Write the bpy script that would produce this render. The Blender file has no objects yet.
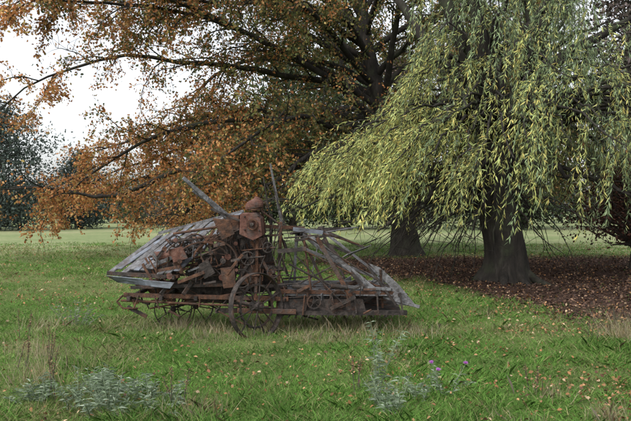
import bpy, math, numpy as np
from mathutils import Vector, Matrix
rng = np.random.default_rng(7)
sc = bpy.context.scene

# ------------------------------------------------------------------ helpers
def link(o, parent=None):
    sc.collection.objects.link(o)
    if parent is not None: o.parent = parent
    return o
def empty(name):
    o = bpy.data.objects.new(name, None); return link(o)
def np_mesh(name, V, F, mat, parent=None, col=None, smooth=False):
    """V (n,3); F (m,k) int; col (m,3) per face"""
    me = bpy.data.meshes.new(name)
    n, (m, k) = len(V), F.shape
    me.vertices.add(n); me.vertices.foreach_set("co", np.ascontiguousarray(V, np.float32).ravel())
    me.loops.add(m*k); me.loops.foreach_set("vertex_index", np.ascontiguousarray(F, np.int32).ravel())
    me.polygons.add(m); me.polygons.foreach_set("loop_start", np.arange(0, m*k, k, dtype=np.int32))
    if smooth: me.polygons.foreach_set("use_smooth", np.ones(m, bool))
    me.update(calc_edges=True)
    if col is not None:
        a = me.attributes.new("Col", 'FLOAT_COLOR', 'FACE')
        c = np.ones((m, 4), np.float32); c[:, :3] = np.clip(col, 0, 1)
        a.data.foreach_set("color", c.ravel())
    me.materials.append(mat)
    return link(bpy.data.objects.new(name, me), parent)
def unit(a):
    return a/np.maximum(np.linalg.norm(a, axis=-1, keepdims=True), 1e-9)
KITE = np.array([[0,0,0],[.5,.42,.25],[0,1,0],[-.5,.42,.25]])
OAKL = np.array([[0,0,0],[.38,.25,.12],[.5,.62,.2],[0,1,-.1],[-.5,.62,.2],[-.38,.25,.12]])
BLADE = np.array([[-.5,0,0],[.5,0,0],[.32,.6,.0],[0,1,0.0],[-.32,.6,.0]])
def leaves(name, P, D, L, W, mat, parent, col, T=KITE, bend=None, up=None):
    n = len(P); D = unit(D)
    r = rng.normal(size=(n,3)) if up is None else up
    S = unit(np.cross(D, r)); N = np.cross(S, D)
    L = L[:,None,None]; W = W[:,None,None]
    V = P[:,None,:] + T[None,:,0,None]*W*S[:,None] + T[None,:,1,None]*L*D[:,None] + T[None,:,2,None]*W*N[:,None]
    if bend is not None:
        V = V + (T[None,:,1,None]**2)*bend[:,None,:]
    k = len(T); F = np.arange(n*k).reshape(n, k)
    return np_mesh(name, V.reshape(-1,3), F, mat, parent, col)
class Tubes:
    def __init__(s): s.V=[]; s.F=[]; s.n=0
    def add(s, pts, rad, sides=6, ridge=0):
        pts = np.asarray(pts, float); m=len(pts); rad=np.broadcast_to(np.asarray(rad,float),(m,))
        t = unit(np.gradient(pts, axis=0))
        ref = np.array([0,0,1.]) if abs(t[:,2]).mean()<.8 else np.array([1.,0.1,0])
        a = unit(np.cross(t, ref)); b = np.cross(t, a)
        th = np.arange(sides)*2*math.pi/sides
        R = np.repeat(rad[:,None],sides,1)
        if ridge:
            zz=np.arange(m)[:,None]*.12
            R = R*(1+ridge*(np.sin(5*th[None]+zz)+.7*np.sin(9*th[None]-zz*1.7+1)+.5*np.sin(17*th[None]+zz*2.3+2)))
        ring = pts[:,None]+R[:,:,None]*(np.cos(th)[None,:,None]*a[:,None]+np.sin(th)[None,:,None]*b[:,None])
        s.V.append(ring.reshape(-1,3))
        i = np.arange(m-1)[:,None]*sides; j=np.arange(sides)[None]; j2=(j+1)%sides
        f = np.stack([i+j, i+j2, i+sides+j2, i+sides+j],-1).reshape(-1,4)+s.n
        s.F.append(f); s.n += m*sides
    def make(s, name, mat, parent, smooth=True):
        return np_mesh(name, np.concatenate(s.V), np.concatenate(s.F), mat, parent, smooth=smooth)
def wander(start, d, length, segs, wob, grav, curl=None):
    p = np.array(start,float); d = unit(np.array(d,float)); pts=[p.copy()]; st=length/segs
    for i in range(segs):
        d = unit(d + rng.normal(size=3)*wob + np.array([0,0,grav])*(i+1)/segs)
        p = p + d*st; pts.append(p.copy())
    return np.array(pts)
def sstep(a,b,x):
    t=np.clip((x-a)/(b-a),0,1); return t*t*(3-2*t)
def vnoise(x, y, s, seed=0):
    x=np.asarray(x)/s; y=np.asarray(y)/s
    xi=np.floor(x).astype(np.int64); yi=np.floor(y).astype(np.int64); fx=x-xi; fy=y-yi
    fx=fx*fx*(3-2*fx); fy=fy*fy*(3-2*fy)
    def h(a,b):
        v=np.sin(a*127.1+b*311.7+seed*74.7)*43758.5453; return v-np.floor(v)
    return (h(xi,yi)*(1-fx)+h(xi+1,yi)*fx)*(1-fy)+(h(xi,yi+1)*(1-fx)+h(xi+1,yi+1)*fx)*fy
def gz(x, y):
    x=np.asarray(x,float); y=np.asarray(y,float)
    return (vnoise(x,y,1.7,1)-.5)*.09+(vnoise(x,y,.6,2)-.5)*.045
LBX=np.array([6,8.9,10.6,13,15.8,19,22,24,26,60]); LBV=np.array([4.7,4.0,3.7,3.0,1.9,.2,-.8,1.2,9,60])
def litter(x, y):
    x=np.asarray(x,float); y=np.asarray(y,float)
    b=np.interp(y, LBX, LBV)
    b=b+(vnoise(x,y,1.3,5)-.5)*1.6+(vnoise(x,y,.4,6)-.5)*.9
    return sstep(-.7,.9,x-b)*sstep(26,22,y)

# ------------------------------------------------------------------ materials
def newmat(name):
    m=bpy.data.materials.new(name); m.use_nodes=True; nt=m.node_tree; nt.nodes.clear(); return m, nt
def leafmat(name, trans=.35, rough=.6, spec=.25):
    m,nt=newmat(name); N=nt.nodes.new; L=nt.links.new
    a=N('ShaderNodeAttribute'); a.attribute_name="Col"
    p=N('ShaderNodeBsdfPrincipled'); p.inputs['Roughness'].default_value=rough; p.inputs['Specular IOR Level'].default_value=spec
    t=N('ShaderNodeBsdfTranslucent'); mx=N('ShaderNodeMixShader'); mx.inputs[0].default_value=trans
    o=N('ShaderNodeOutputMaterial')
    L(a.outputs['Color'],p.inputs['Base Color']); L(a.outputs['Color'],t.inputs['Color'])
    L(p.outputs[0],mx.inputs[1]); L(t.outputs[0],mx.inputs[2]); L(mx.outputs[0],o.inputs[0]); return m
def setramp(cr,stops):
    e=cr.color_ramp.elements
    while len(e)>1: e.remove(e[-1])
    e[0].position=stops[0][0]; e[0].color=(*stops[0][1],1)
    for pos,c in stops[1:]:
        x=e.new(pos); x.color=(*c,1)
def noisemat(name, stops, scale=8, rough=.85, bump=.3, stretch=(1,1,1), metal=0, detail=8, bscale=None, dist=.3, patch=None):
    m,nt=newmat(name); N=nt.nodes.new; L=nt.links.new
    tc=N('ShaderNodeTexCoord'); mp=N('ShaderNodeMapping'); mp.inputs['Scale'].default_value=stretch
    n=N('ShaderNodeTexNoise'); n.inputs['Scale'].default_value=scale; n.inputs['Detail'].default_value=detail
    n.inputs['Roughness'].default_value=.7; n.inputs['Distortion'].default_value=dist
    cr=N('ShaderNodeValToRGB'); setramp(cr,stops)
    p=N('ShaderNodeBsdfPrincipled'); p.inputs['Roughness'].default_value=rough; p.inputs['Metallic'].default_value=metal
    p.inputs['Specular IOR Level'].default_value=.25
    n2=N('ShaderNodeTexNoise'); n2.inputs['Scale'].default_value=bscale or scale*4; n2.inputs['Detail'].default_value=5
    b=N('ShaderNodeBump'); b.inputs['Strength'].default_value=bump; b.inputs['Distance'].default_value=.02
    o=N('ShaderNodeOutputMaterial')
    L(tc.outputs['Object'],mp.inputs[0]); L(mp.outputs[0],n.inputs[0]); L(mp.outputs[0],n2.inputs[0])
    L(n.outputs[0],cr.inputs[0]); colo=cr.outputs[0]
    if patch:
        n3=N('ShaderNodeTexNoise'); n3.inputs['Scale'].default_value=patch[0]; n3.inputs['Detail'].default_value=7; n3.inputs['Roughness'].default_value=.7
        L(tc.outputs['Object'],n3.inputs[0]); c2=N('ShaderNodeValToRGB'); setramp(c2,[(patch[1],(0,0,0)),(patch[2],(1,1,1))]); L(n3.outputs[0],c2.inputs[0])
        mx=N('ShaderNodeMix'); mx.data_type='RGBA'; L(c2.outputs[0],mx.inputs[0]); L(colo,mx.inputs[6]); mx.inputs[7].default_value=(*patch[3],1); colo=mx.outputs[2]
    L(colo,p.inputs['Base Color']); L(n2.outputs[0],b.inputs['Height'])
    L(b.outputs[0],p.inputs['Normal']); L(p.outputs[0],o.inputs[0]); return m
M_leaf=leafmat("leaf_mat",.42); M_will=leafmat("willow_leaf_mat",.38,.5,.35); M_grass=leafmat("grass_mat",.3,.6,.2)
M_far=leafmat("far_foliage_mat",.15,.8,.1); M_dead=leafmat("fallen_leaf_mat",.1,.7,.2)
M_bark=noisemat("bark_mat",[(.3,(.010,.009,.008)),(.55,(.030,.026,.022)),(.75,(.075,.068,.058))],7,.95,1.0,(1,1,.22),bscale=16,patch=(1.6,.52,.7,(.042,.05,.028)))
M_twig=noisemat("twig_mat",[(.3,(.03,.025,.02)),(.7,(.09,.08,.07))],9,.9,.2)
M_wstem=noisemat("green_stem_mat",[(.3,(.09,.13,.07)),(.7,(.20,.25,.15))],9,.8,.1)
M_rust=noisemat("rust_mat",[(.3,(.020,.014,.011)),(.46,(.058,.032,.022)),(.6,(.115,.055,.032)),(.76,(.17,.13,.105))],11,.85,.6,patch=(3.2,.50,.66,(.065,.055,.050)))
M_iron=noisemat("iron_mat",[(.3,(.012,.011,.010)),(.5,(.036,.030,.027)),(.7,(.10,.08,.070))],11,.75,.5,metal=.15,patch=(4,.53,.66,(.08,.042,.027)))
M_red=noisemat("red_rust_mat",[(.3,(.035,.020,.016)),(.5,(.105,.047,.034)),(.72,(.19,.11,.085))],9,.8,.5,patch=(5,.52,.66,(.07,.06,.055)))
M_wood=noisemat("grey_wood_mat",[(.28,(.03,.027,.026)),(.45,(.09,.087,.087)),(.6,(.17,.17,.177)),(.78,(.28,.285,.30))],7,.9,.7,(1,1,1),dist=1.8,patch=(4,.56,.70,(.07,.057,.048)))
M_zinc=noisemat("weathered_sheet_mat",[(.3,(.05,.045,.043)),(.45,(.13,.14,.16)),(.7,(.23,.26,.31))],5,.65,.3,metal=.1,patch=(3,.54,.68,(.09,.06,.045)))

# ------------------------------------------------------------------ ground
def axis(lim, fine, step, grow=1.12):
    a=[0.]; s=step
    while a[-1]<lim:
        if a[-1]>fine: s*=grow
        a.append(a[-1]+s)
    return np.array(a)
ax=axis(700,11,.16); X=np.concatenate([-ax[:0:-1],ax])
ay=axis(900,26,.16); Y=np.concatenate([-axis(100,3,.5,1.3)[:0:-1],ay])
gx,gy=np.meshgrid(X,Y); nx,ny=len(X),len(Y)
fade=1-sstep(40,70,np.hypot(gx,gy))
V=np.stack([gx,gy,gz(gx,gy)*fade],-1).reshape(-1,3)
i=np.arange(ny-1)[:,None]*nx+np.arange(nx-1)[None]
F=np.stack([i,i+1,i+nx+1,i+nx],-1).reshape(-1,4)
m,nt=newmat("meadow_ground_mat"); N=nt.nodes.new; L=nt.links.new
def ramp(stops, src):
    cr=N('ShaderNodeValToRGB'); setramp(cr,stops); L(src,cr.inputs[0]); return cr.outputs[0]
tc=N('ShaderNodeTexCoord')
def noi(s,d=6,r=.6):
    n=N('ShaderNodeTexNoise'); n.inputs['Scale'].default_value=s; n.inputs['Detail'].default_value=d; n.inputs['Roughness'].default_value=r
    L(tc.outputs['Object'],n.inputs[0]); return n.outputs[0]
def mix(f,a,b):
    x=N('ShaderNodeMix'); x.data_type='RGBA'; L(f,x.inputs[0]); L(a,x.inputs[6]); L(b,x.inputs[7]); return x.outputs[2]
fine=noi(28,8,.75); mid=noi(.45,5)
g1=ramp([(.3,(.028,.052,.014)),(.5,(.08,.145,.03)),(.7,(.15,.23,.06))],fine)
g2=ramp([(.3,(.07,.08,.03)),(.5,(.16,.175,.07)),(.7,(.28,.27,.13))],fine)
gm=ramp([(.44,(0,0,0)),(.64,(1,1,1))],mid)
grass=mix(gm,g1,g2)
lf=noi(14,8,.8)
lit=ramp([(.3,(.016,.011,.009)),(.5,(.058,.035,.027)),(.63,(.115,.07,.05)),(.75,(.19,.12,.085))],lf)
at=N('ShaderNodeAttribute'); at.attribute_name="litter"
far=N('ShaderNodeAttribute'); far.attribute_name="far"
ff=noi(.12,6,.7); ff2=noi(3.5,6,.7)
g3=ramp([(.35,(.14,.21,.08)),(.5,(.25,.29,.14)),(.62,(.38,.36,.22))],ff)
g4=ramp([(.35,(.10,.15,.05)),(.6,(.30,.32,.17))],ff2)
hm=N('ShaderNodeMix'); hm.data_type='RGBA'; hm.inputs[0].default_value=.4; L(g3,hm.inputs[6]); L(g4,hm.inputs[7])
c=mix(far.outputs['Fac'],grass,hm.outputs[2])
c=mix(at.outputs['Fac'],c,lit)
p=N('ShaderNodeBsdfPrincipled'); p.inputs['Roughness'].default_value=.95; p.inputs['Specular IOR Level'].default_value=.1
b=N('ShaderNodeBump'); b.inputs['Strength'].default_value=.7; b.inputs['Distance'].default_value=.05
L(fine,b.inputs['Height']); L(b.outputs[0],p.inputs['Normal']); L(c,p.inputs['Base Color'])
o=N('ShaderNodeOutputMaterial'); L(p.outputs[0],o.inputs[0])
g=np_mesh("meadow_ground",V,F,m,smooth=True)
for nm,val in (("litter",litter(V[:,0],V[:,1])),("far",sstep(19,30,V[:,1]))):
    a=g.data.attributes.new(nm,'FLOAT','POINT'); a.data.foreach_set("value",val.astype(np.float32))

# ------------------------------------------------------------------ grass
def pickcol(n, cols, probs):
    cols=np.array(cols); return cols[rng.choice(len(cols),n,p=np.array(probs)/sum(probs))]
n=400000
d=np.exp(rng.uniform(math.log(3.9),math.log(34),n)); x=rng.uniform(-.78,.78,n)*d
lt=litter(x,d); keep=rng.random(n)>np.clip(lt*1.02-.02,0,.985)
pt=vnoise(x,d,.9,11)*.5+vnoise(x,d,.3,12)*.5
keep&=rng.random(n)<.25+1.25*pt
x=x[keep]; d=d[keep]; n=len(x)
P=np.stack([x,d,gz(x,d)-.005],-1)
az=rng.uniform(0,2*math.pi,n); lean=rng.uniform(.15,1.1,n)
D=np.stack([np.cos(az)*lean,np.sin(az)*lean,np.ones(n)],-1)
tall=vnoise(x,d,.28,13)*.6+vnoise(x,d,1.1,19)*.4; tall=.42+2.7*tall**2.6
Hh=rng.uniform(.035,.10,n)*tall*(1+d*.014)
Wd=rng.uniform(.0028,.0056,n)*(.75+d*.085)
col=pickcol(n,[(.10,.215,.038),(.135,.27,.05),(.068,.155,.028),(.20,.30,.075),(.34,.31,.15),(.20,.15,.08)],[.34,.26,.2,.11,.07,.02])
dryn=vnoise(x,d,2.3,14)*.55+vnoise(x,d,.7,15)*.45+.12*sstep(0,-4,x)*sstep(7,10,d)-.03
dry=sstep(.48,.72,dryn)
dc=pickcol(n,[(.29,.26,.13),(.19,.22,.08),(.15,.21,.06),(.37,.32,.19)],[1,1.3,1.2,.6])
col=np.where((rng.random(n)<dry*.8)[:,None],dc,col)*rng.uniform(.7,1.25,(n,1))*(.72+.6*vnoise(x,d,.45,17))[:,None]
bd=np.stack([np.cos(az),np.sin(az),-np.ones(n)*.6],-1)*(Hh*rng.uniform(.1,.6,n))[:,None]
leaves("grass",P,D,Hh,Wd,M_grass,None,col,BLADE,bd)

# fallen leaves
DEADC=[(.30,.15,.065),(.20,.10,.05),(.38,.22,.11),(.46,.34,.21),(.13,.07,.045)]
n=34000
d=np.exp(rng.uniform(math.log(4),math.log(32),n)); x=rng.uniform(-.78,.78,n)*d
keep=rng.random(n)<(.12+.55*sstep(8,14,d)+.32*sstep(-2,3,x)+.6*litter(x+1.4,d))*(.05+1.5*vnoise(x,d,.9,21)**1.5)
x=x[keep]; d=d[keep]; n=len(x)
P=np.stack([x,d,gz(x,d)+rng.uniform(.02,.065,n)],-1)
up=np.stack([rng.normal(size=n)*.7,rng.normal(size=n)*.7,np.ones(n)],-1)
D=np.stack([rng.normal(size=n),rng.normal(size=n),rng.normal(size=n)*.5],-1)
s=rng.uniform(.020,.046,n)*(1+d*.018)
leaves("fallen_leaves",P,D,s,s*.62,M_dead,None,pickcol(n,DEADC,[3,2,3,1.4,1])*rng.uniform(.6,1.15,(n,1)),OAKL,up=up)
n=70000
y=rng.uniform(8,27,n); x=rng.uniform(-3,17,n)
keep=rng.random(n)<litter(x,y); x=x[keep]; y=y[keep]; n=len(x)
P=np.stack([x,y,gz(x,y)+rng.uniform(.003,.035,n)],-1)
up=np.stack([rng.normal(size=n)*.5,rng.normal(size=n)*.5,np.ones(n)],-1)
D=np.stack([rng.normal(size=n),rng.normal(size=n),rng.normal(size=n)*.3],-1)
s=rng.uniform(.04,.08,n)
leaves("leaf_litter",P,D,s,s*.6,M_dead,None,pickcol(n,[(.085,.05,.036),(.125,.075,.052),(.045,.029,.024),(.22,.14,.095)],[3,3,2.4,.8])*rng.uniform(.6,1.3,(n,1)),OAKL,up=up)

# ------------------------------------------------------------------ oak
oak=empty("oak_tree"); T=Tubes()
ob=np.array([3.25,25.,-.1])
tz=np.linspace(0,11,30)
trunk=ob+np.stack([-.16*tz+.15*np.sin(tz*.6),.05*tz+.1*np.sin(tz),tz],-1)
T.add(trunk,np.interp(tz,[0,.4,1.2,5,11],[.72,.52,.43,.34,.14]),30,.035)
LP=[];LD=[];LC=[]
lim=[]
nl=32
for k in range(nl):
    f=k/(nl-1); lim.append((1.6+8.8*f**1.1, k*2.39996+rng.normal()*.15, math.radians(14+50*f**1.3), (14.5-6.5*f)))
for k in range(15):
    f=(k+.5)/15; lim.append((2.4+6.7*f, math.radians(150+80*((k*.618)%1)), math.radians(12+26*f), 15.5-3*f))
for h,az,el,ln in lim:
    base=np.array([np.interp(h,tz,trunk[:,j]) for j in range(3)])
    f=(h-1.6)/8.8; ln*=rng.uniform(.88,1.08)
    dr=np.array([math.cos(az)*math.cos(el),math.sin(az)*math.cos(el),math.sin(el)])
    if dr[1]<-.45: ln=min(ln,9.5)
    if dr[0]>.4: ln*=.8
    lp=wander(base,dr,ln,16,.10,-.09-.03*(1-f))
    lo=1.0 if (dr[0]<-.5 and dr[1]>-.3) else 2.1
    lp[:,2]=np.maximum(lp[:,2],lo+.35*rng.random()+.2*np.sin(np.arange(len(lp))))
    r0=.17*(1-.45*f); T.add(lp,np.linspace(r0,.016,17),8)
    for s in range(20):
        u=.14+.86*(s+rng.random()*.8)/20; q=u*16; i0=min(int(q),15); fr=q-i0
        p0=lp[i0]*(1-fr)+lp[min(i0+1,16)]*fr
        t=unit(lp[min(i0+1,16)]-lp[i0]); side=unit(np.cross(t,[0,0,1]))*(1 if s%2 else -1)
        sd=unit(t*.7+side*rng.uniform(.4,1.1)+np.array([0,0,rng.uniform(-.35,.45)]))
        sl=(3.3-1.8*u)*rng.uniform(.7,1.2)
        sp=wander(p0,sd,sl,8,.17,-.09)
        T.add(sp,np.linspace(.038*(1-.4*u),.009,9),5)
        w_or=np.clip(.76-.12*(p0[0]+4.0)+rng.normal()*.22-.04*max(p0[2]-5,0),.08,.96)  # olive share grows rightward and upward: autumn colour plus painted crown shade
        dens=rng.choice([.10,.55,.95,1.3],p=[.17,.25,.33,.25])
        if p0[0]>-2.5: dens*=.85
        if p0[1]>29: dens*=.5
        if p0[2]>10.5 or p0[0]>9: dens*=.35
        tone=rng.uniform(.75,1.25)
        for w in range(11):
            v=.12+.88*(w+rng.random())/11; qq=v*8; j0=min(int(qq),7)
            pp=sp[j0]+(sp[j0+1]-sp[j0])*(qq-j0)
            td=unit(unit(sp[j0+1]-sp[j0])*.6+rng.normal(size=3)*.55+[0,0,-.05])
            tp=wander(pp,td,rng.uniform(.45,1.05),4,.2,-.12)
            T.add(tp,np.linspace(.009,.003,5),3)
            m_=int(33*dens*rng.uniform(.5,1.3))
            if m_<1: continue
            a=rng.random(m_)**.7*4; ia=np.minimum(a.astype(int),3)
            pos=tp[ia]+(tp[ia+1]-tp[ia])*(a-ia)[:,None]+rng.normal(size=(m_,3))*.08
            LP.append(pos); LD.append(rng.normal(size=(m_,3))+np.array([0,0,-.5])+td*.5)
            o_=rng.random(m_)<w_or
            oc=pickcol(m_,[(.48,.21,.075),(.38,.155,.055),(.56,.32,.13),(.26,.13,.06),(.46,.34,.12)],[3,2.8,2.2,1.5,1.5])
            gc=pickcol(m_,[(.13,.145,.05),(.19,.175,.055),(.08,.10,.038),(.27,.18,.07)],[3,2.6,2.2,1.8])
            LC.append(np.where(o_[:,None],oc,gc)*rng.uniform(.7,1.2,(m_,1))*tone)
T.make("trunk_and_branches",M_bark,oak)
LP=np.concatenate(LP);LD=np.concatenate(LD);LC=np.concatenate(LC)
ok=(LP[:,2]>.5)&~((LP[:,2]<1.9)&(LP[:,0]>-2.0)); LP=LP[ok];LD=LD[ok];LC=LC[ok]; n=len(LP); print("oak leaves",n)
s=rng.uniform(.07,.125,n)
leaves("leaves",LP,LD,s,s*.6,M_leaf,oak,LC,OAKL)

# ------------------------------------------------------------------ willow
wil=empty("willow_tree"); T=Tubes()
wb=np.array([4.25,15.8,-.1])
tz=np.linspace(0,3.2,34)
trunk=wb+np.stack([-.04*tz+.07*np.sin(tz*2.2),.05*tz,tz],-1)
T.add(trunk,np.interp(tz,[0,.25,.7,1.5,3.2],[.66,.54,.46,.42,.36]),48,.035)
for k in range(8):
    a=k*.8+.3+rng.normal()*.2; dv=np.array([math.cos(a),math.sin(a),0]); e_=rng.uniform(.5,1.2)
    T.add([wb+dv*.2+[0,0,.75],wb+dv*.40+[0,0,.35],wb+dv*.45*(1+e_*.6)+[0,0,.12],wb+dv*(.5+e_*.6)+[0,0,-.02]],[.14,.13,.09,.03],8)
LP=[];LD=[];LC=[]
limbs=[]
for k in range(6):
    a=k*1.05+.2; e=rng.uniform(.8,1.2)
    lp=wander(trunk[-2],[math.cos(a)*math.cos(e),math.sin(a)*math.cos(e),math.sin(e)],rng.uniform(5,7),10,.09,.03)
    T.add(lp,np.linspace(.24,.05,11),12,.03); limbs.append(lp)
def Htop(r): return np.interp(r,[0,1,1.7,2.6,3.6,4.6,6.5],[9.5,8.2,6.2,4.3,3.3,2.8,2.4])
nb=165
for k in range(nb):
    az=k*2.39996; r=math.sqrt((k+.5)/nb)
    ca,sa=math.cos(az),math.sin(az)
    rmax=5.0 if ca<-.2 else (5.6 if ca<.3 else 7.4)
    if sa<-.3 and ca<.3: rmax=4.5
    rmax*=.82+.36*vnoise(az*1.5+9,0,.6,33)
    r=r*rmax
    H=Htop(r*(1.18 if ca<-.35 else (1 if ca<.2 else .72)))*rng.uniform(.78,1.14)
    end=wb+np.array([ca*r,sa*r,0]); end[2]=H
    lb=limbs[min(range(6),key=lambda q:np.linalg.norm(limbs[q][6][:2]-end[:2]))]
    st=lb[min(10,max(1,int((H-2.5)*1.2)+rng.integers(-1,2)))]
    c1=(st+end)/2+np.array([0,0,.6+.12*r])
    tt=np.linspace(0,1,12)[:,None]
    bp=(1-tt)**2*st+2*tt*(1-tt)*c1+tt*tt*end+rng.normal(size=(12,3))*.07
    T.add(bp,np.linspace(.05,.01,12),5)
    yel=np.clip(.88-.15*(end[0]-2.6)-.12*(H-3.4)+rng.normal()*.2,.04,.97)
    back=sstep(15.5,18,end[1]); hi=sstep(3.2,6.5,H)
    btone=rng.uniform(.8,1.2)
    dn_=rng.choice([.25,.7,1.1,1.6],p=[.28,.27,.26,.19])
    for s in range(int(19*dn_)):
        u=.45+.55*rng.random()**.7; q=u*11; i0=min(int(q),10)
        p0=bp[i0]+(bp[i0+1]-bp[i0])*(q-i0)
        hem=.88+.9*rng.random()**1.5+.5*vnoise(p0[0]*1+30,p0[1],.8,31)
        if end[0]>3: hem-=.15
        ln=min(rng.uniform(.7,2.9),max(p0[2]-hem,.25))
        out=unit(np.array([p0[0]-wb[0],p0[1]-wb[1],0])+rng.normal(size=3)*[1.2,1.2,.1])
        m_=max(4,int(ln/.17)); sp=[p0]; dd=unit(out*rng.uniform(.6,1.4)+[-.22,0,rng.uniform(-.4,.3)]); cp=p0.copy()
        for _ in range(m_):
            dd=unit(dd+[-.04,0,-.32-.16*hi]+rng.normal(size=3)*.10); cp=cp+dd*ln/m_*1.12; sp.append(cp.copy())
        sp=np.array(sp); T.add(sp,np.linspace(.006,.0022,len(sp)),3)
        nlv=int(ln*34*rng.uniform(.3,1.2)*(1-.4*back))
        if nlv<2: continue
        a=np.sort(rng.random(nlv))*(len(sp)-1.001); ia=a.astype(int)
        pos=sp[ia]+(sp[ia+1]-sp[ia])*(a-ia)[:,None]
        td=unit(sp[ia+1]-sp[ia])
        LP.append(pos); LD.append(td*.85+rng.normal(size=(nlv,3))*.42+[-.05,0,-.16])
        sy=rng.random()<yel; tone=rng.uniform(.8,1.2)*btone
        yc=pickcol(nlv,[(.68,.64,.21),(.53,.57,.20),(.41,.49,.18),(.70,.56,.17)],[2.2,3,3,.8])
        gc=pickcol(nlv,[(.24,.32,.165),(.32,.41,.20),(.16,.235,.125),(.50,.50,.20)],[3,3,2,.7])
        LC.append((yc if sy else gc)*tone*rng.uniform(.8,1.15,(nlv,1)))
for k in range(50):
    a=rng.uniform(0,6.28); p0=trunk[rng.integers(20,33)]+rng.normal(size=3)*.12
    e=wb+np.array([math.cos(a)*rng.uniform(1,3.2),math.sin(a)*rng.uniform(.8,2.6),rng.uniform(.15,1.2)])
    if k%2: e=wb+np.array([-rng.uniform(.8,3.6),rng.uniform(-2.6,1.0),rng.uniform(.1,1.1)])
    c1=(p0+e)/2+np.array([-.1,0,rng.uniform(.1,1.1)]); tt=np.linspace(0,1,10)[:,None]
    bp=(1-tt)**2*p0+2*tt*(1-tt)*c1+tt*tt*e+rng.normal(size=(10,3))*.045
    T.add(bp,np.linspace(rng.uniform(.015,.04),.005,10),5)
    for _ in range(5):
        i0=rng.integers(3,9); T.add(wander(bp[i0],rng.normal(size=3)+[-.2,0,-.4],rng.uniform(.3,1.0),5,.2,-.15),np.linspace(.008,.002,6),3)
for e in ((-.6,14.6,1.55),(.4,14.0,1.25),(-1.4,16.5,1.7),(1.2,13.4,1.2),(.2,17.5,1.3),(7.5,13,1.3),(8.5,15,1.4)):
    e=np.array(e); st=trunk[30]; c1=(st+e)/2+np.array([0,0,.25]); tt=np.linspace(0,1,14)[:,None]
    bp=(1-tt)**2*st+2*tt*(1-tt)*c1+tt*tt*e+rng.normal(size=(14,3))*.05
    T.add(bp,np.linspace(.07,.012,14),6)
    for _ in range(16):
        i0=rng.integers(4,13); T.add(wander(bp[i0],rng.normal(size=3)*[1,1,.5]+[-.6 if e[0]<4 else .6,0,-.05],rng.uniform(.5,1.3),6,.2,-.12),np.linspace(.012,.003,7),3)
T.make("trunk_and_branches",M_bark,wil)
LP=np.concatenate(LP);LD=np.concatenate(LD);LC=np.concatenate(LC); n=len(LP); print("willow leaves",n)
s=rng.uniform(.075,.15,n)
leaves("leaves",LP,LD,s,s*rng.uniform(.12,.19,n),M_will,wil,LC)

# ------------------------------------------------------------------ background trees
def bgtree(name, x, y, h, r, cols, n=5000, size=.4, trunk_h=1.0):
    e=empty(name); T=Tubes()
    T.add([[x,y,-.2],[x+.1,y,h*.3],[x,y+.1,h*.6],[x,y,h*.92]],[r*.05+.1,r*.04+.07,r*.03+.04,.03],8)
    P=[];C=[]
    nb=max(14,int(h*3))
    for k in range(nb):
        f=(k+.5)/nb; z=trunk_h+(h-trunk_h)*f
        rr=r*math.sqrt(max(0.05,1-(2*f*.95-.85)**2))*rng.uniform(.6,1.2)
        for j in range(5):
            a=rng.uniform(0,6.283); c=np.array([x+math.cos(a)*rr*.65,y+math.sin(a)*rr*.65,z+rng.normal()*h*.03])
            s0=np.array([x,y,max(z-rr*.3,.4)])
            T.add(wander(s0,c-s0,np.linalg.norm(c-s0),4,.12,0),np.linspace(.06,.015,5),4)
            m=int(n/nb/5); sg=np.array([rr*.28+.15,rr*.28+.15,h*.03+.12])
            P.append(c+rng.normal(size=(m,3))*sg)
            C.append(pickcol(m,cols,[1]*len(cols))*rng.uniform(.5,1.4)*rng.uniform(.8,1.2,(m,1)))
    P=np.concatenate(P);C=np.concatenate(C); ok=P[:,2]>.05; P=P[ok];C=C[ok]; n=len(P)
    T.make("trunk_and_branches",M_twig,e)
    s=rng.uniform(.5,1.2,n)*size
    leaves("foliage",P,rng.normal(size=(n,3))+[0,0,.2],s,s*.5,M_far,e,C)
BLU=[(.07,.09,.08),(.10,.125,.11),(.055,.075,.065)]  # bluish, lightened far foliage: distance haze painted into the leaf colour
DKG=[(.055,.08,.04),(.085,.11,.055),(.045,.06,.033)]
BRN=[(.12,.095,.09),(.10,.10,.075),(.155,.12,.10)]
bgtree("cypress_tree",-25.5,56,9.8,4.6,BLU,13000,.30,.2)
bgtree("cypress_tree",-30.5,60,11.0,5.2,BLU,13000,.30,.2)
bgtree("cypress_tree",-20.8,62,6.4,3.2,BLU,9000,.27,.2)
bgtree("bare_tree",-14.5,70,6.0,3.8,BRN,7000,.23,.2)
bgtree("hawthorn_tree",-9,72,5.5,4.5,DKG,8000,.28,.1)
bgtree("hawthorn_tree",-18,78,5.5,4.5,DKG,8000,.28,.1)
xs=[-8,-3.5,1,7,12.5,18,24,30,37]
for k,xq in enumerate(xs):
    bgtree("pine_tree",xq+rng.normal()*.8,56+rng.uniform(-3,6),(rng.uniform(14,18) if xq<15 else rng.uniform(20,23)) if xq>-5 else 9,4.9,DKG if k%3 else BRN,9000,.46,.9)
bgtree("copper_shrub",8.4,18.5,2.6,1.6,[(.09,.045,.035),(.14,.07,.05),(.05,.028,.024)],5500,.12,.9)
n=45000; x=rng.uniform(-80,80,n); hh=2.6+1.4*vnoise(x,0*x,6,41)+1.2*vnoise(x,0*x,1.7,42)
P=np.stack([x,88+rng.normal(size=n)*1.2,hh*rng.random(n)**.7],-1)
cc=pickcol(n,DKG+BLU,[1]*6)*(.7+.9*vnoise(x,P[:,2],2.5,44))[:,None]
s=rng.uniform(.25,.6,n); leaves("hedgerow",P,rng.normal(size=(n,3)),s,s*.6,M_far,None,cc)

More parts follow.
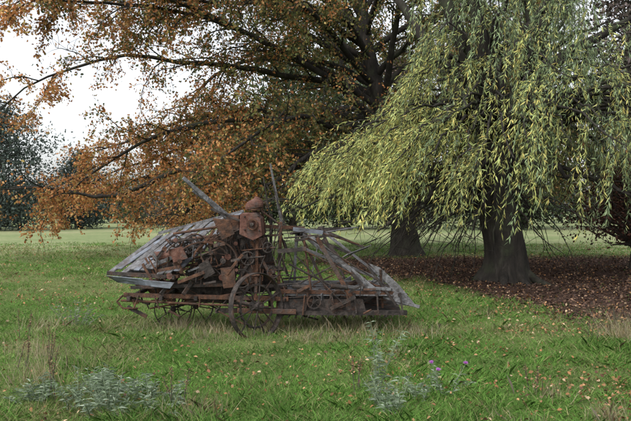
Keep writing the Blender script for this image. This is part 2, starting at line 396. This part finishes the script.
# ------------------------------------------------------------------ reaper binder
mach=empty("rusty_reaper_binder")
class MB:
    def __init__(s): s.V=[];s.F=[];s.M=[]
    def poly(s,V,F,mi):
        b=len(s.V); s.V+= [tuple(v) for v in V]; s.F+=[tuple(b+i for i in f) for f in F]; s.M+=[mi]*len(F)
    def beam(s,p,q,w,h,mi=0,w2=None,h2=None,roll=0):
        p=Vector(p);q=Vector(q);t=(q-p).normalized(); ref=Vector((0,0,1)) if abs(t.z)<.9 else Vector((0,1,0))
        a=t.cross(ref).normalized(); b=a.cross(t)
        if roll: R=Matrix.Rotation(roll,3,t); a=R@a; b=R@b
        w2=w2 or w; h2=h2 or h; V=[]
        for c,ww,hh_ in ((p,w,h),(q,w2,h2)):
            for sx,sz in ((-1,-1),(1,-1),(1,1),(-1,1)): V.append(c+a*sx*ww/2+b*sz*hh_/2)
        s.poly(V,[(3,2,1,0),(4,5,6,7),(0,1,5,4),(1,2,6,5),(2,3,7,6),(3,0,4,7)],mi)
    def rod(s,p,q,r,mi=0,n=8,r2=None):
        p=Vector(p);q=Vector(q);t=(q-p).normalized(); ref=Vector((0,0,1)) if abs(t.z)<.9 else Vector((0,1,0))
        a=t.cross(ref).normalized(); b=a.cross(t); r2=r2 or r
        V=[c+(a*math.cos(i*2*math.pi/n)+b*math.sin(i*2*math.pi/n))*rr for c,rr in ((p,r),(q,r2)) for i in range(n)]
        s.poly(V,[(i,(i+1)%n,n+(i+1)%n,n+i) for i in range(n)]+[tuple(range(n-1,-1,-1)),tuple(range(n,2*n))],mi)
    def path(s,pts,r,mi=0):
        for a,b in zip(pts[:-1],pts[1:]): s.rod(a,b,r,mi,6)
    def ring(s,c,nrm,R,w,th,mi=0,n=32,a0=0,a1=2*math.pi,teeth=0):
        c=Vector(c);t=Vector(nrm).normalized(); ref=Vector((0,0,1)) if abs(t.z)<.9 else Vector((0,1,0))
        a=t.cross(ref).normalized(); b=a.cross(t); V=[];F=[]
        full=abs(a1-a0-2*math.pi)<1e-4; m=n if full else n+1
        for i in range(m):
            an=a0+(a1-a0)*i/n; d=a*math.cos(an)+b*math.sin(an)
            Ro=R*(1.07 if teeth and i%2 else 1)
            V+=[c+d*Ro+t*w/2,c+d*Ro-t*w/2,c+d*(R-th)-t*w/2,c+d*(R-th)+t*w/2]
        for i in range(n):
            j=(i+1)%m
            for k in range(4): F.append((i*4+k,i*4+(k+1)%4,j*4+(k+1)%4,j*4+k))
        s.poly(V,F,mi)
    def wheel(s,c,nrm,R,w,ns=10,mi=0,hub=.06,sr=.011,teeth=0,rim=.014):
        s.ring(c,nrm,R,w,rim,mi,48,teeth=teeth)
        c=Vector(c);t=Vector(nrm).normalized(); s.rod(c-t*w*.9,c+t*w*.9,hub,mi,12); s.rod(c-t*w*1.3,c+t*w*1.3,hub*.45,mi,8)
        ref=Vector((0,0,1)); a=t.cross(ref).normalized(); b=a.cross(t)
        for i in range(ns):
            an=i*2*math.pi/ns+.2; d=a*math.cos(an)+b*math.sin(an)
            s.rod(c+d*hub*.8+t*w*.35*(1 if i%2 else -1),c+d*(R-rim*.5),sr,mi,6)
    def plate(s,pts,th,mi=0):
        P=[Vector(p) for p in pts]; nn=(P[1]-P[0]).cross(P[2]-P[0]).normalized()*th/2; k=len(P)
        s.poly([p+nn for p in P]+[p-nn for p in P],[tuple(range(k)),tuple(range(2*k-1,k-1,-1))]+[(i,k+i,k+(i+1)%k,(i+1)%k) for i in range(k)],mi)
    def make(s,name):
        me=bpy.data.meshes.new(name); me.from_pydata(s.V,[],s.F)
        for m in (M_rust,M_iron,M_red,M_wood,M_zinc): me.materials.append(m)
        me.polygons.foreach_set("material_index",s.M); me.update()
        o=bpy.data.objects.new(name,me); link(o,mach)
        bv=o.modifiers.new("bevel",'BEVEL'); bv.width=.003; bv.segments=1; bv.limit_method='ANGLE'
        return o
RU,IR,RE,WO,ZI=0,1,2,3,4
R_=np.random.default_rng(5)
wn=(.72,-.69,.05)
b=MB(); b.wheel((-.74,8.80,.40),wn,.42,.09,12,IR,.06,.0095); b.ring((-.74,8.80,.40),wn,.27,.03,.016,IR,40,teeth=1)
b.rod((-.74,8.80,.40),(-1.25,9.4,.45),.022,IR); b.make("main_wheel")
b=MB(); b.wheel((-1.98,9.75,.23),(.25,-.97,.0),.26,.06,8,IR,.04,.008); b.wheel((-1.72,10.05,.23),(.3,-.95,.0),.26,.06,8,IR,.04,.008)
b.rod((-1.98,9.75,.25),(-1.7,10.5,.27),.018,IR); b.make("transport_wheels")
b=MB(); b.wheel((.95,10.4,.26),(.5,-.86,0),.27,.08,8,IR,.05,.01); b.make("grain_wheel")
b=MB()
for y,z in ((9.15,.50),(9.75,.56),(10.35,.55)):
    b.beam((-2.5,y,z),(-.35,y-.05,z-.05),.045,.055,RU)
for y,z in ((9.1,.60),(9.9,.68)): b.beam((-2.4,y,z),(-1.0,y,z+.04),.03,.04,IR)
for x in (-2.42,-2.0,-1.55,-1.1,-.55): b.beam((x,9.05,.46),(x+.08,10.45,.52),.045,.05,IR)
b.plate([(-1.95,9.5,.62),(-1.0,9.45,.62),(-1.0,9.45,.34),(-1.7,9.5,.36)],.015,IR)  # this plate and the next: dark sheets added as shade under the deck
b.plate([(-2.4,9.8,.56),(-1.8,9.8,.56),(-1.8,9.8,.44),(-2.3,9.8,.42)],.015,RU)
b.beam((-1.0,8.98,.32),(-.25,9.0,.30),.05,.06,RU); b.beam((-1.3,9.1,.30),(-.1,9.5,.26),.05,.06,IR)
b.rod((-2.55,9.2,.42),(-.6,9.0,.36),.016,RU); b.rod((-2.2,9.3,.30),(-.9,9.1,.55),.012,RU)
for x in np.arange(-2.3,-.5,.2): b.rod((x,9.12,.50),(x+R_.normal()*.06,9.12+R_.normal()*.05,.26+R_.random()*.14),.011,RU if R_.random()<.5 else IR)
b.beam((-2.55,9.35,.47),(-2.2,9.3,.36),.05,.03,IR); b.path([(-2.5,9.1,.5),(-2.58,9.1,.42),(-2.5,9.1,.33),(-2.3,9.1,.33)],.013,RU)
for k in range(50):
    p=Vector((R_.uniform(-2.45,-1.0),R_.uniform(9.05,10.2),R_.uniform(.28,.6)))
    dd=[Vector((1,-.1,.08)),Vector((.1,0,1)),Vector((.8,0,-.4)),Vector((.6,.2,.6))][R_.integers(4)].normalized()*R_.uniform(.12,.4)
    if p.z+dd.z>.68: dd.z=-.1
    (b.rod(p,p+dd,R_.uniform(.006,.014),[RU,IR][R_.integers(2)],6) if R_.random()<.5 else b.beam(p,p+dd,.012,R_.uniform(.02,.055),[RU,IR,IR][R_.integers(3)]))
b.make("lower_frame")
b=MB()
A=Vector((-2.28,10.2,1.24));B=Vector((-1.02,9.95,1.56));C=Vector((-1.80,9.0,.76));D=Vector((-2.80,9.45,.78))
nbd=11
for i in range(nbd):
    f0=(i+.04)/nbd; f1=(i+R_.uniform(.84,.97))/nbd
    t0=A.lerp(B,f0);t1=A.lerp(B,f1);l0=D.lerp(C,f0);l1=D.lerp(C,f1)
    e0=R_.uniform(0,.06); e1=1-R_.uniform(0,.07)
    if i==7: e1=.7
    off=Vector((R_.normal()*.01,0,R_.normal()*.016)); of2=Vector((0,0,R_.normal()*.018))
    b.plate([t0.lerp(l0,e0)+off,t1.lerp(l1,e0)+off,t1.lerp(l1,e1)+of2,t0.lerp(l0,e1)+of2],.016,ZI if i%3==1 else WO)
dn=Vector((0,0,-.05))
for f in (.04,.35,.66,.95): b.beam(A.lerp(D,f)+dn,B.lerp(C,f)+dn,.05,.04,WO if f<.5 else RU)
b.beam(A+Vector((0,0,.03)),B+Vector((0,0,.03)),.04,.04,WO); b.beam(D+Vector((0,-.02,-.02)),C+Vector((0,-.02,-.02)),.03,.05,IR)
b.plate([(-2.80,9.38,.73),(-2.25,9.12,.71),(-2.2,9.16,.62),(-2.66,9.45,.63)],.012,ZI)
b.plate([(-2.24,9.10,.70),(-1.80,8.94,.68),(-1.86,8.98,.60),(-2.2,9.12,.62)],.012,ZI)
b.plate([(-2.30,10.25,1.20),(-2.0,10.3,1.30),(-2.2,9.9,.72),(-2.7,9.6,.66)],.015,WO)
b.make("slatted_deck")
b=MB()
for (x0,z0,x1,z1) in ((-2.28,1.22,-2.3,.5),(-1.75,1.35,-1.7,.5),(-1.05,1.5,-1.2,.5)): b.beam((x0,10.15,z0),(x1,10.2,z1),.05,.05,WO)
b.beam((-2.2,9.4,.55),(-1.1,9.7,1.45),.04,.05,RU); b.beam((-1.7,9.0,.52),(-1.12,9.35,1.42),.03,.05,IR); b.beam((-2.0,9.05,.52),(-1.45,9.5,1.25),.03,.045,IR)
b.plate([(-1.72,9.22,.80),(-1.02,9.45,1.42),(-1.0,9.45,.95),(-1.1,9.35,.62),(-1.6,9.2,.62)],.014,IR)  # dark sheet added to make the space beneath the deck look shaded
b.make("deck_supports")
b=MB()
b.rod((-2.12,9.28,.99),(-1.72,9.12,1.04),.065,RE,14); b.rod((-2.2,9.3,.99),(-1.6,9.06,1.05),.018,IR)
b.rod((-2.0,9.5,1.18),(-1.2,9.25,1.28),.024,RU,10); b.rod((-1.95,9.62,1.28),(-1.05,9.4,1.42),.018,RU,10)
b.wheel((-1.55,9.15,1.16),(.35,-.93,.1),.13,.025,5,IR,.03,.009,teeth=1)
b.wheel((-1.32,9.1,1.05),(.4,-.9,.1),.18,.03,6,RU,.035,.010,teeth=1)
b.wheel((-1.18,9.15,1.30),(.4,-.9,0),.11,.03,5,IR,.03,.009,teeth=1)
b.wheel((-1.82,9.1,1.20),(.2,-.97,.1),.08,.03,4,IR,.03,.009,teeth=1)
b.ring((-1.30,9.06,.92),(.3,-.95,0),.30,.035,.022,RU,28,.3,3.3)
b.ring((-1.62,9.02,.90),(.2,-.98,0),.34,.03,.018,IR,28,.5,2.6)
b.ring((-1.75,9.05,.98),(.2,-.98,0),.26,.03,.018,IR,24,.4,2.9)
b.ring((-1.45,8.99,.80),(.25,-.97,0),.40,.03,.016,RU,28,.9,2.5)
b.plate([(-1.88,9.0,1.10),(-1.70,8.96,1.14),(-1.63,8.96,.99),(-1.82,9.0,.93)],.02,RE)
b.plate([(-1.32,9.0,1.50),(-1.10,9.0,1.48),(-1.04,9.02,1.30),(-1.20,9.0,1.22)],.02,RU)
b.plate([(-1.5,9.0,.90),(-1.38,8.97,.98),(-1.28,8.97,.80),(-1.42,9.0,.72)],.03,IR)
b.plate([(-1.22,9.0,.86),(-1.04,9.0,.88),(-1.02,9.0,.62),(-1.18,9.0,.60)],.03,RU)
for k in range(80):
    p=Vector((R_.uniform(-2.1,-1.0),R_.uniform(8.98,9.3),R_.uniform(.62,1.4)))
    if p.z>1.0+(p.x+2.1)*.4: p.z-=.35
    dd=[Vector((1,-.3,.2)),Vector((.1,0,1)),Vector((.6,0,.75)),Vector((-.5,.2,.8)),Vector((.9,-.1,.35))][R_.integers(5)].normalized()*R_.uniform(.12,.45)
    if p.z+dd.z>1.12+(p.x+2.1)*.42: dd*=.45
    if R_.random()<.45: b.rod(p,p+dd,R_.uniform(.006,.015),[RU,IR,IR][R_.integers(3)],6)
    else: b.beam(p,p+dd,.012,R_.uniform(.018,.05),[RU,IR,WO,IR,RU][R_.integers(5)])
for k in range(30):
    p=Vector((R_.uniform(-2.0,-1.0),R_.uniform(8.98,9.2),R_.uniform(.7,1.25))); b.rod(p,p+Vector((.01,-.05,0)),R_.uniform(.012,.045),[RU,IR,RE][R_.integers(3)],8)
b.make("knotter_mechanism")
b=MB()
pts=[Vector((-1.32+.75*f,9.08-.05*f,.86-.32*f-.12*math.sin(f*math.pi))) for f in np.linspace(0,1,60)]
for i in range(59): b.beam(pts[i],pts[i+1],.02 if i%2 else .03,.012,IR)
pts=[Vector((-1.55+.21*math.sin(f),9.04,1.0+.3*math.cos(f))) for f in np.linspace(0,6.28,50)]
for i in range(49): b.beam(pts[i],pts[i+1],.02,.012,RU)
b.make("drive_chains")
b=MB()
b.beam((-1.0,9.3,.3),(-.96,9.3,1.48),.05,.05,IR); b.beam((-.78,9.15,.45),(-.76,9.2,1.3),.04,.045,RU)
b.beam((-.50,9.3,.3),(-.46,9.3,1.45),.045,.05,RU); b.beam((-.62,9.5,.3),(-.6,9.5,1.55),.04,.04,IR)
b.beam((-.30,9.6,.3),(-.26,9.6,1.35),.035,.045,WO); b.beam((-.98,9.32,1.40),(-.15,9.5,1.36),.035,.05,RU); b.beam((-1.0,9.3,.9),(-.4,9.3,.82),.03,.05,IR)
b.beam((-1.1,9.2,.55),(-.66,9.2,1.25),.03,.045,IR); b.beam((-.45,9.25,.5),(-.85,9.25,1.2),.025,.04,RU)
b.plate([(-1.02,9.6,1.28),(-.66,9.6,1.24),(-.55,9.6,.85),(-.55,9.6,.5),(-1.02,9.6,.45)],.014,IR)  # added dark backing sheet, stands in for shade inside the tower
b.plate([(-.95,9.22,.86),(-.72,9.2,.9),(-.70,9.2,.62),(-.92,9.22,.60)],.02,RU)
for k in range(85):
    p=Vector((R_.uniform(-1.15,-.35),R_.uniform(9.05,9.55),R_.uniform(.3,1.35)))
    dd=[Vector((1,-.2,.1)),Vector((.05,0,1)),Vector((.35,0,.9)),Vector((-.35,.2,.9))][R_.integers(4)].normalized()*R_.uniform(.12,.5)
    if p.z+dd.z>1.45: dd.z=-abs(dd.z)
    if R_.random()<.5: b.rod(p,p+dd,R_.uniform(.006,.014),[RU,IR,IR][R_.integers(3)],6)
    else: b.beam(p,p+dd,.012,R_.uniform(.018,.055),[RU,IR,IR][R_.integers(3)])
for (x,y,z,r) in ((-.88,9.08,.98,.09),(-.62,9.1,1.12,.07),(-.95,9.05,.72,.12),(-.55,9.1,.8,.08)): b.wheel((x,y,z),(.3,-.95,0),r,.025,5,IR,.022,.007,teeth=1)
b.make("centre_tower")
b=MB()
b.plate([(-.97,9.2,1.56),(-.76,9.16,1.58),(-.70,9.16,1.50),(-.68,9.16,1.28),(-.80,9.18,1.22),(-.98,9.2,1.30)],.15,RE)
b.ring((-.82,9.07,1.42),(.1,-1,0),.075,.03,.022,RU,18); b.rod((-.82,9.1,1.42),(-.82,9.02,1.42),.025,IR,10)
for (xx,zz) in ((-.92,1.52),(-.74,1.53),(-.92,1.35),(-.73,1.34)): b.rod((xx,9.12,zz),(xx,9.07,zz),.012,IR,6)
b.plate([(-1.18,9.25,1.54),(-1.0,9.22,1.54),(-1.0,9.22,1.34),(-1.12,9.25,1.34)],.05,RU)
b.rod((-.80,9.18,1.56),(-.80,9.18,1.66),.03,RE)
V=[];Fq=[];ns,nr=18,7
for j in range(nr+1):
    a=.02+j/nr*1.9
    for i_ in range(ns):
        t=i_*2*math.pi/ns; V.append((-.80+.12*math.sin(a)*math.cos(t),9.18+.11*math.sin(a)*math.sin(t),1.665+.10*math.cos(a)+.02*math.cos(t)))
for j in range(nr):
    for i_ in range(ns): Fq.append((j*ns+i_,j*ns+(i_+1)%ns,(j+1)*ns+(i_+1)%ns,(j+1)*ns+i_))
b.poly(V,Fq,RE); b.rod((-.80,9.18,1.60),(-.80,9.18,1.64),.095,RU,14)
b.rod((-.72,9.2,1.60),(-.48,9.3,1.42),.014,RU)
b.make("gear_housing")
b=MB()
b.beam((-1.70,9.0,2.02),(-1.0,9.35,1.36),.03,.045,WO,.04,.09); b.beam((-1.60,9.15,1.86),(-1.12,9.4,1.50),.02,.04,WO)
b.beam((-1.36,9.1,1.62),(-.78,9.2,1.38),.02,.03,IR)
b.beam((-.60,9.3,2.22),(-.44,9.45,1.35),.025,.03,WO,.04,.045); b.beam((-.70,9.4,2.05),(-.58,9.5,1.3),.018,.025,IR)
b.rod((-.56,9.3,1.92),(-.40,9.3,1.40),.010,IR); b.rod((-.72,9.3,1.75),(-.66,9.3,1.3),.010,RU)
b.make("levers")
b=MB()
hub=Vector((-.22,9.65,1.30)); axd=Vector((.35,.93,.02)).normalized()
TP=[(.40,-.25,-.82),(.95,-.1,-.74),(.72,.0,-.30),(-.18,0,-.92),(.50,.1,.02)]
for s_ in (0,.85):
    h=hub+axd*s_; b.rod(h-axd*.04,h+axd*.04,.05,IR,12)
    for k,t in enumerate(TP):
        q=h+Vector(t)*(1 if s_==0 else .9); b.beam(h,q,.018,.045,WO if k%2 else IR,.016,.035)
b.rod(hub-axd*.3,hub+axd*1.1,.02,IR)
for k,t in enumerate([TP[0],TP[1],TP[2],TP[4]]):
    q=hub+Vector(t); q2=hub+axd*.85+Vector(t)*.9; b.beam(q-axd*.3,q2+axd*.25,.012,.09,WO,roll=.5*k)
b.beam((-.10,9.3,1.28),(.85,9.25,.50),.018,.06,WO); b.beam((.02,9.2,1.24),(.46,9.1,.48),.02,.055,RU)
b.beam((.10,9.4,1.22),(.66,9.2,.56),.015,.05,IR); b.beam((-.2,9.5,1.1),(1.0,9.5,.62),.015,.04,WO)
b.beam((-.30,9.4,1.35),(.10,9.5,1.30),.025,.055,ZI); b.beam((-.28,9.3,1.20),(.2,9.4,1.27),.02,.035,IR)
b.rod((-.1,9.2,1.25),(1.2,9.3,.44),.010,IR); b.rod((-.2,9.2,1.1),(.9,9.3,.56),.010,RU); b.rod((-.3,9.2,.6),(.5,9.3,1.0),.010,IR)
b.rod((.05,9.6,1.3),(.62,9.9,1.12),.010,RU); b.rod((-.25,9.2,1.0),(.35,9.1,.4),.010,IR); b.rod((-.35,9.2,.9),(.2,9.2,.62),.014,IR); b.rod((-.15,9.25,1.2),(-.05,9.2,.5),.016,RU)
b.make("reel")
b=MB()
b.beam((-.50,9.12,.55),(1.14,9.3,.50),.04,.05,RU); b.beam((-.50,9.05,.28),(1.2,9.2,.26),.05,.06,IR); b.beam((-.5,10.3,.5),(1.2,10.45,.48),.05,.05,IR)
b.beam((-.45,9.6,.62),(.95,9.8,.60),.04,.045,WO)
for x in np.arange(-.40,1.2,.3): b.beam((x,9.12,.50),(x+.03,10.35,.42),.035,.04,IR); b.beam((x,9.12,.53),(x+.02+R_.normal()*.04,9.08,.27),.02,.022,IR)
b.plate([(-.45,9.15,.24),(1.15,9.3,.22),(1.15,10.35,.40),(-.45,10.2,.42)],.012,IR)
for k,yy in enumerate((9.18,9.32,9.46,9.60,9.74,9.88)):
    b.beam((-.42+R_.normal()*.03,yy,.50+.012*k),(1.05+R_.normal()*.06,yy+.12,.48+.012*k),.10,.018,WO if k!=2 else ZI)
b.plate([(-.42,9.10,.45),(.62,9.17,.44),(.66,9.17,.29),(-.42,9.10,.30)],.012,IR)
for x in np.arange(-.42,1.15,.085): b.rod((x,9.07+.1*(x+.4),.24),(x-.03,8.92+.1*(x+.4),.22),.012,IR,6,.003)
for x in (-.3,.2): b.rod((x,9.1,.62),(x+.22,9.1,.6),.03,IR,10)
for k in range(70):
    p=Vector((R_.uniform(-.5,.95),R_.uniform(9.0,10.0),R_.uniform(.2,.62)))
    dd=[Vector((1,0,.05)),Vector((.1,0,1)),Vector((.9,.2,-.25)),Vector((.2,1,.1)),Vector((.8,0,.4))][R_.integers(5)].normalized()*R_.uniform(.1,.42)
    if p.z+dd.z>.72: dd.z=0
    (b.rod(p,p+dd,R_.uniform(.006,.014),[RU,IR][R_.integers(2)],6) if R_.random()<.5 else b.beam(p,p+dd,.014,R_.uniform(.018,.05),[RU,IR,IR,WO][R_.integers(4)]))
b.ring((.30,9.05,.46),(.1,-1,0),.12,.025,.014,IR,24); b.wheel((-.02,9.05,.42),(.1,-1,0),.09,.025,5,IR,.025,.008,teeth=1)
b.make("cutting_platform")
b=MB()
b.plate([(.70,9.35,.90),(.86,9.32,.84),(1.10,9.25,.62),(1.33,9.2,.34),(1.06,9.25,.36),(.98,9.3,.60)],.02,WO)
b.beam((.68,9.33,.88),(1.06,9.20,.36),.03,.03,IR); b.beam((.9,9.3,.46),(1.36,9.15,.34),.03,.04,WO); b.beam((.86,9.3,.82),(.9,9.4,.3),.03,.035,RU)
b.beam((.40,9.2,.60),(1.0,9.25,.56),.025,.04,WO)
b.make("divider_board")

# ------------------------------------------------------------------ weeds
def thistle(name,x,y,h,n=9,cols=((.19,.25,.16),(.27,.33,.24),(.13,.18,.11)),flower=False,spread=.25,leaf=.12,lv=26):
    e=empty(name);T=Tubes();P=[];D=[];F_=[]
    for k in range(n):
        a=rng.uniform(0,6.28);sp=rng.uniform(0,spread)
        pts=wander([x+math.cos(a)*sp*.4,y+math.sin(a)*sp*.4,-.02],[math.cos(a)*sp,math.sin(a)*sp,h*.9],h*rng.uniform(.6,1.05),7,.07,0)
        T.add(pts,np.linspace(.006,.002,8),5)
        q=rng.uniform(.3,7,lv); i0=np.minimum(q.astype(int),6)
        P.append(pts[i0]+(pts[i0+1]-pts[i0])*(q-i0)[:,None])
        aa=rng.uniform(0,6.28,lv); D.append(np.stack([np.cos(aa),np.sin(aa),rng.uniform(.1,.9,lv)],-1)); F_.append(pts[-1])
    T.make("stems",M_wstem,e)
    P=np.concatenate(P);D=np.concatenate(D);m_=len(P); s=rng.uniform(.4,1.1,m_)*leaf
    leaves("leaves",P,D,s,s*.17,M_grass,e,pickcol(m_,cols,[1]*len(cols))*rng.uniform(.7,1.3,(m_,1)),KITE,bend=np.stack([0*s,0*s,-s*.35],-1))
    if flower:
        F_=sorted(F_,key=lambda p:-p[2])
        P=np.repeat(np.array(F_)[:3],60,0); D=rng.normal(size=(len(P),3))*[.6,.6,.3]+[0,0,1]; s=np.full(len(P),.032)
        leaves("flowers",P,D,s,s*.16,M_grass,e,pickcol(len(P),[(.55,.14,.60),(.62,.28,.68)],[1,1]))
thistle("thistle_plant",.50,5.75,.74,4,spread=.14,leaf=.09,lv=70)
thistle("thistle_plant",.60,5.5,.34,10,spread=.3,leaf=.09,lv=46)
thistle("thistle_plant",1.08,6.1,.32,8,flower=True,spread=.3,leaf=.08,lv=34)
thistle("thistle_plant",.86,5.85,.22,8,spread=.3,leaf=.08,lv=34)
for (x,y,h) in ((-1.95,5.75,.36),(-1.65,5.6,.38),(-1.4,5.9,.28),(-1.85,6.1,.24),(-1.2,5.55,.22),(-2.3,5.9,.24)): thistle("thistle_plant",x,y,h,12,spread=.5,leaf=.085,lv=44)
thistle("thistle_plant",-3.35,9.8,.38,12,cols=((.18,.19,.16),(.26,.26,.22),(.14,.14,.11)),spread=.45,leaf=.08)
thistle("thistle_plant",-2.05,8.2,.16,8,spread=.5,leaf=.07)
def drygrass(name,x,y,n,h,r,green=0):
    a=rng.uniform(0,6.28,n);q=rng.random(n)*r
    P=np.stack([x+np.cos(a)*q,y+np.sin(a)*q,np.full(n,-.01)],-1)
    D=np.stack([rng.normal(size=n)*.35,rng.normal(size=n)*.35,np.ones(n)],-1); H=rng.uniform(.4,1.1,n)*h
    cs=[(.38,.33,.21),(.29,.23,.13),(.21,.22,.09),(.46,.40,.29)] if not green else [(.12,.23,.05),(.15,.28,.06),(.23,.29,.09),(.34,.30,.16)]
    leaves(name,P,D,H,np.full(n,.004),M_grass,None,pickcol(n,cs,[2,2,1.5,1])*rng.uniform(.7,1.2,(n,1)),BLADE,bend=np.stack([rng.normal(size=n),rng.normal(size=n),-np.abs(rng.normal(size=n))],-1)*(H*.25)[:,None])
for (x,y,n,h,r) in ((-2.55,6.6,200,.40,.35),(-3.0,7.6,230,.38,.5),(-3.6,9.3,200,.34,.5),(3.75,8.6,400,.50,.35),(4.05,8.2,260,.42,.4),(-.1,8.85,260,.2,.8),(-.6,9.3,900,.3,1.0),(.6,9.4,900,.28,.9),(-1.8,9.4,800,.28,.9),(-2.2,7.0,110,.3,.5),(2.6,10.5,200,.22,.9),(-1.4,8.6,240,.22,.6),(.3,8.7,260,.16,.7),(1.3,9.2,200,.2,.5)):
    drygrass("dry_grass_tuft",x,y,n,h,r)
# dock / sorrel seed heads
def seedhead(x,y,h):
    e=empty("dock_plant");T=Tubes();P=[]
    for k in range(3):
        pts=wander([x+rng.normal()*.04,y+rng.normal()*.04,-.01],[rng.normal()*.15,rng.normal()*.15,1],h*rng.uniform(.7,1),6,.05,0); T.add(pts,np.linspace(.004,.002,7),4)
        q=rng.uniform(3,6,60); i0=np.minimum(q.astype(int),5); P.append(pts[i0]+(pts[i0+1]-pts[i0])*(q-i0)[:,None]+rng.normal(size=(60,3))*.009)
    T.make("stems",M_twig,e); P=np.concatenate(P); n=len(P); s=rng.uniform(.008,.018,n)
    leaves("seeds",P,rng.normal(size=(n,3)),s,s*.7,M_dead,e,pickcol(n,[(.20,.12,.07),(.28,.19,.11),(.12,.07,.05)],[1,1,1]))
for (x,y,h) in ((-2.2,5.9,.5),(-1.1,5.6,.36),(-2.75,7.3,.42),(-2.9,7.0,.36),(1.9,6.1,.30),(.35,6.3,.34),(3.3,8.4,.42),(-3.5,8.5,.45)): seedhead(x,y,h)
for k in range(46):
    y=rng.uniform(5.0,12); x=rng.uniform(-.5,.5)*y*1.1
    if litter(x,y)<.3: drygrass("grass_tuft",x,y,int(rng.uniform(60,180)),rng.uniform(.13,.28),rng.uniform(.12,.4),k%3)

# ------------------------------------------------------------------ camera, light, world
cam=bpy.data.cameras.new("camera"); co=link(bpy.data.objects.new("camera",cam)); co.location=(0,0,1.6); co.rotation_euler=(math.radians(90),0,0)
cam.lens=40; cam.sensor_width=36; cam.clip_end=2500; sc.camera=co
sd=Vector((-.45,-.55,.80)).normalized()
sun=bpy.data.lights.new("sun",'SUN'); sun.energy=1.5; sun.angle=math.radians(22); sun.color=(1,.97,.92)
so=link(bpy.data.objects.new("sun",sun)); so.rotation_euler=(-sd).to_track_quat('-Z','Y').to_euler()
w=bpy.data.worlds.new("World"); sc.world=w; w.use_nodes=True; nt=w.node_tree
bg=nt.nodes['Background']; sk=nt.nodes.new('ShaderNodeTexSky'); sk.sky_type='NISHITA'; sk.sun_disc=False
sk.sun_elevation=math.asin(sd.z); sk.sun_rotation=math.atan2(sd.x,sd.y); sk.dust_density=3
hs=nt.nodes.new('ShaderNodeHueSaturation'); hs.inputs['Saturation'].default_value=.22; hs.inputs['Value'].default_value=1.95
nt.links.new(sk.outputs[0],hs.inputs['Color']); nt.links.new(hs.outputs[0],bg.inputs[0]); bg.inputs[1].default_value=.15
sc.view_settings.view_transform='Standard'; sc.view_settings.look='None'; sc.view_settings.exposure=0
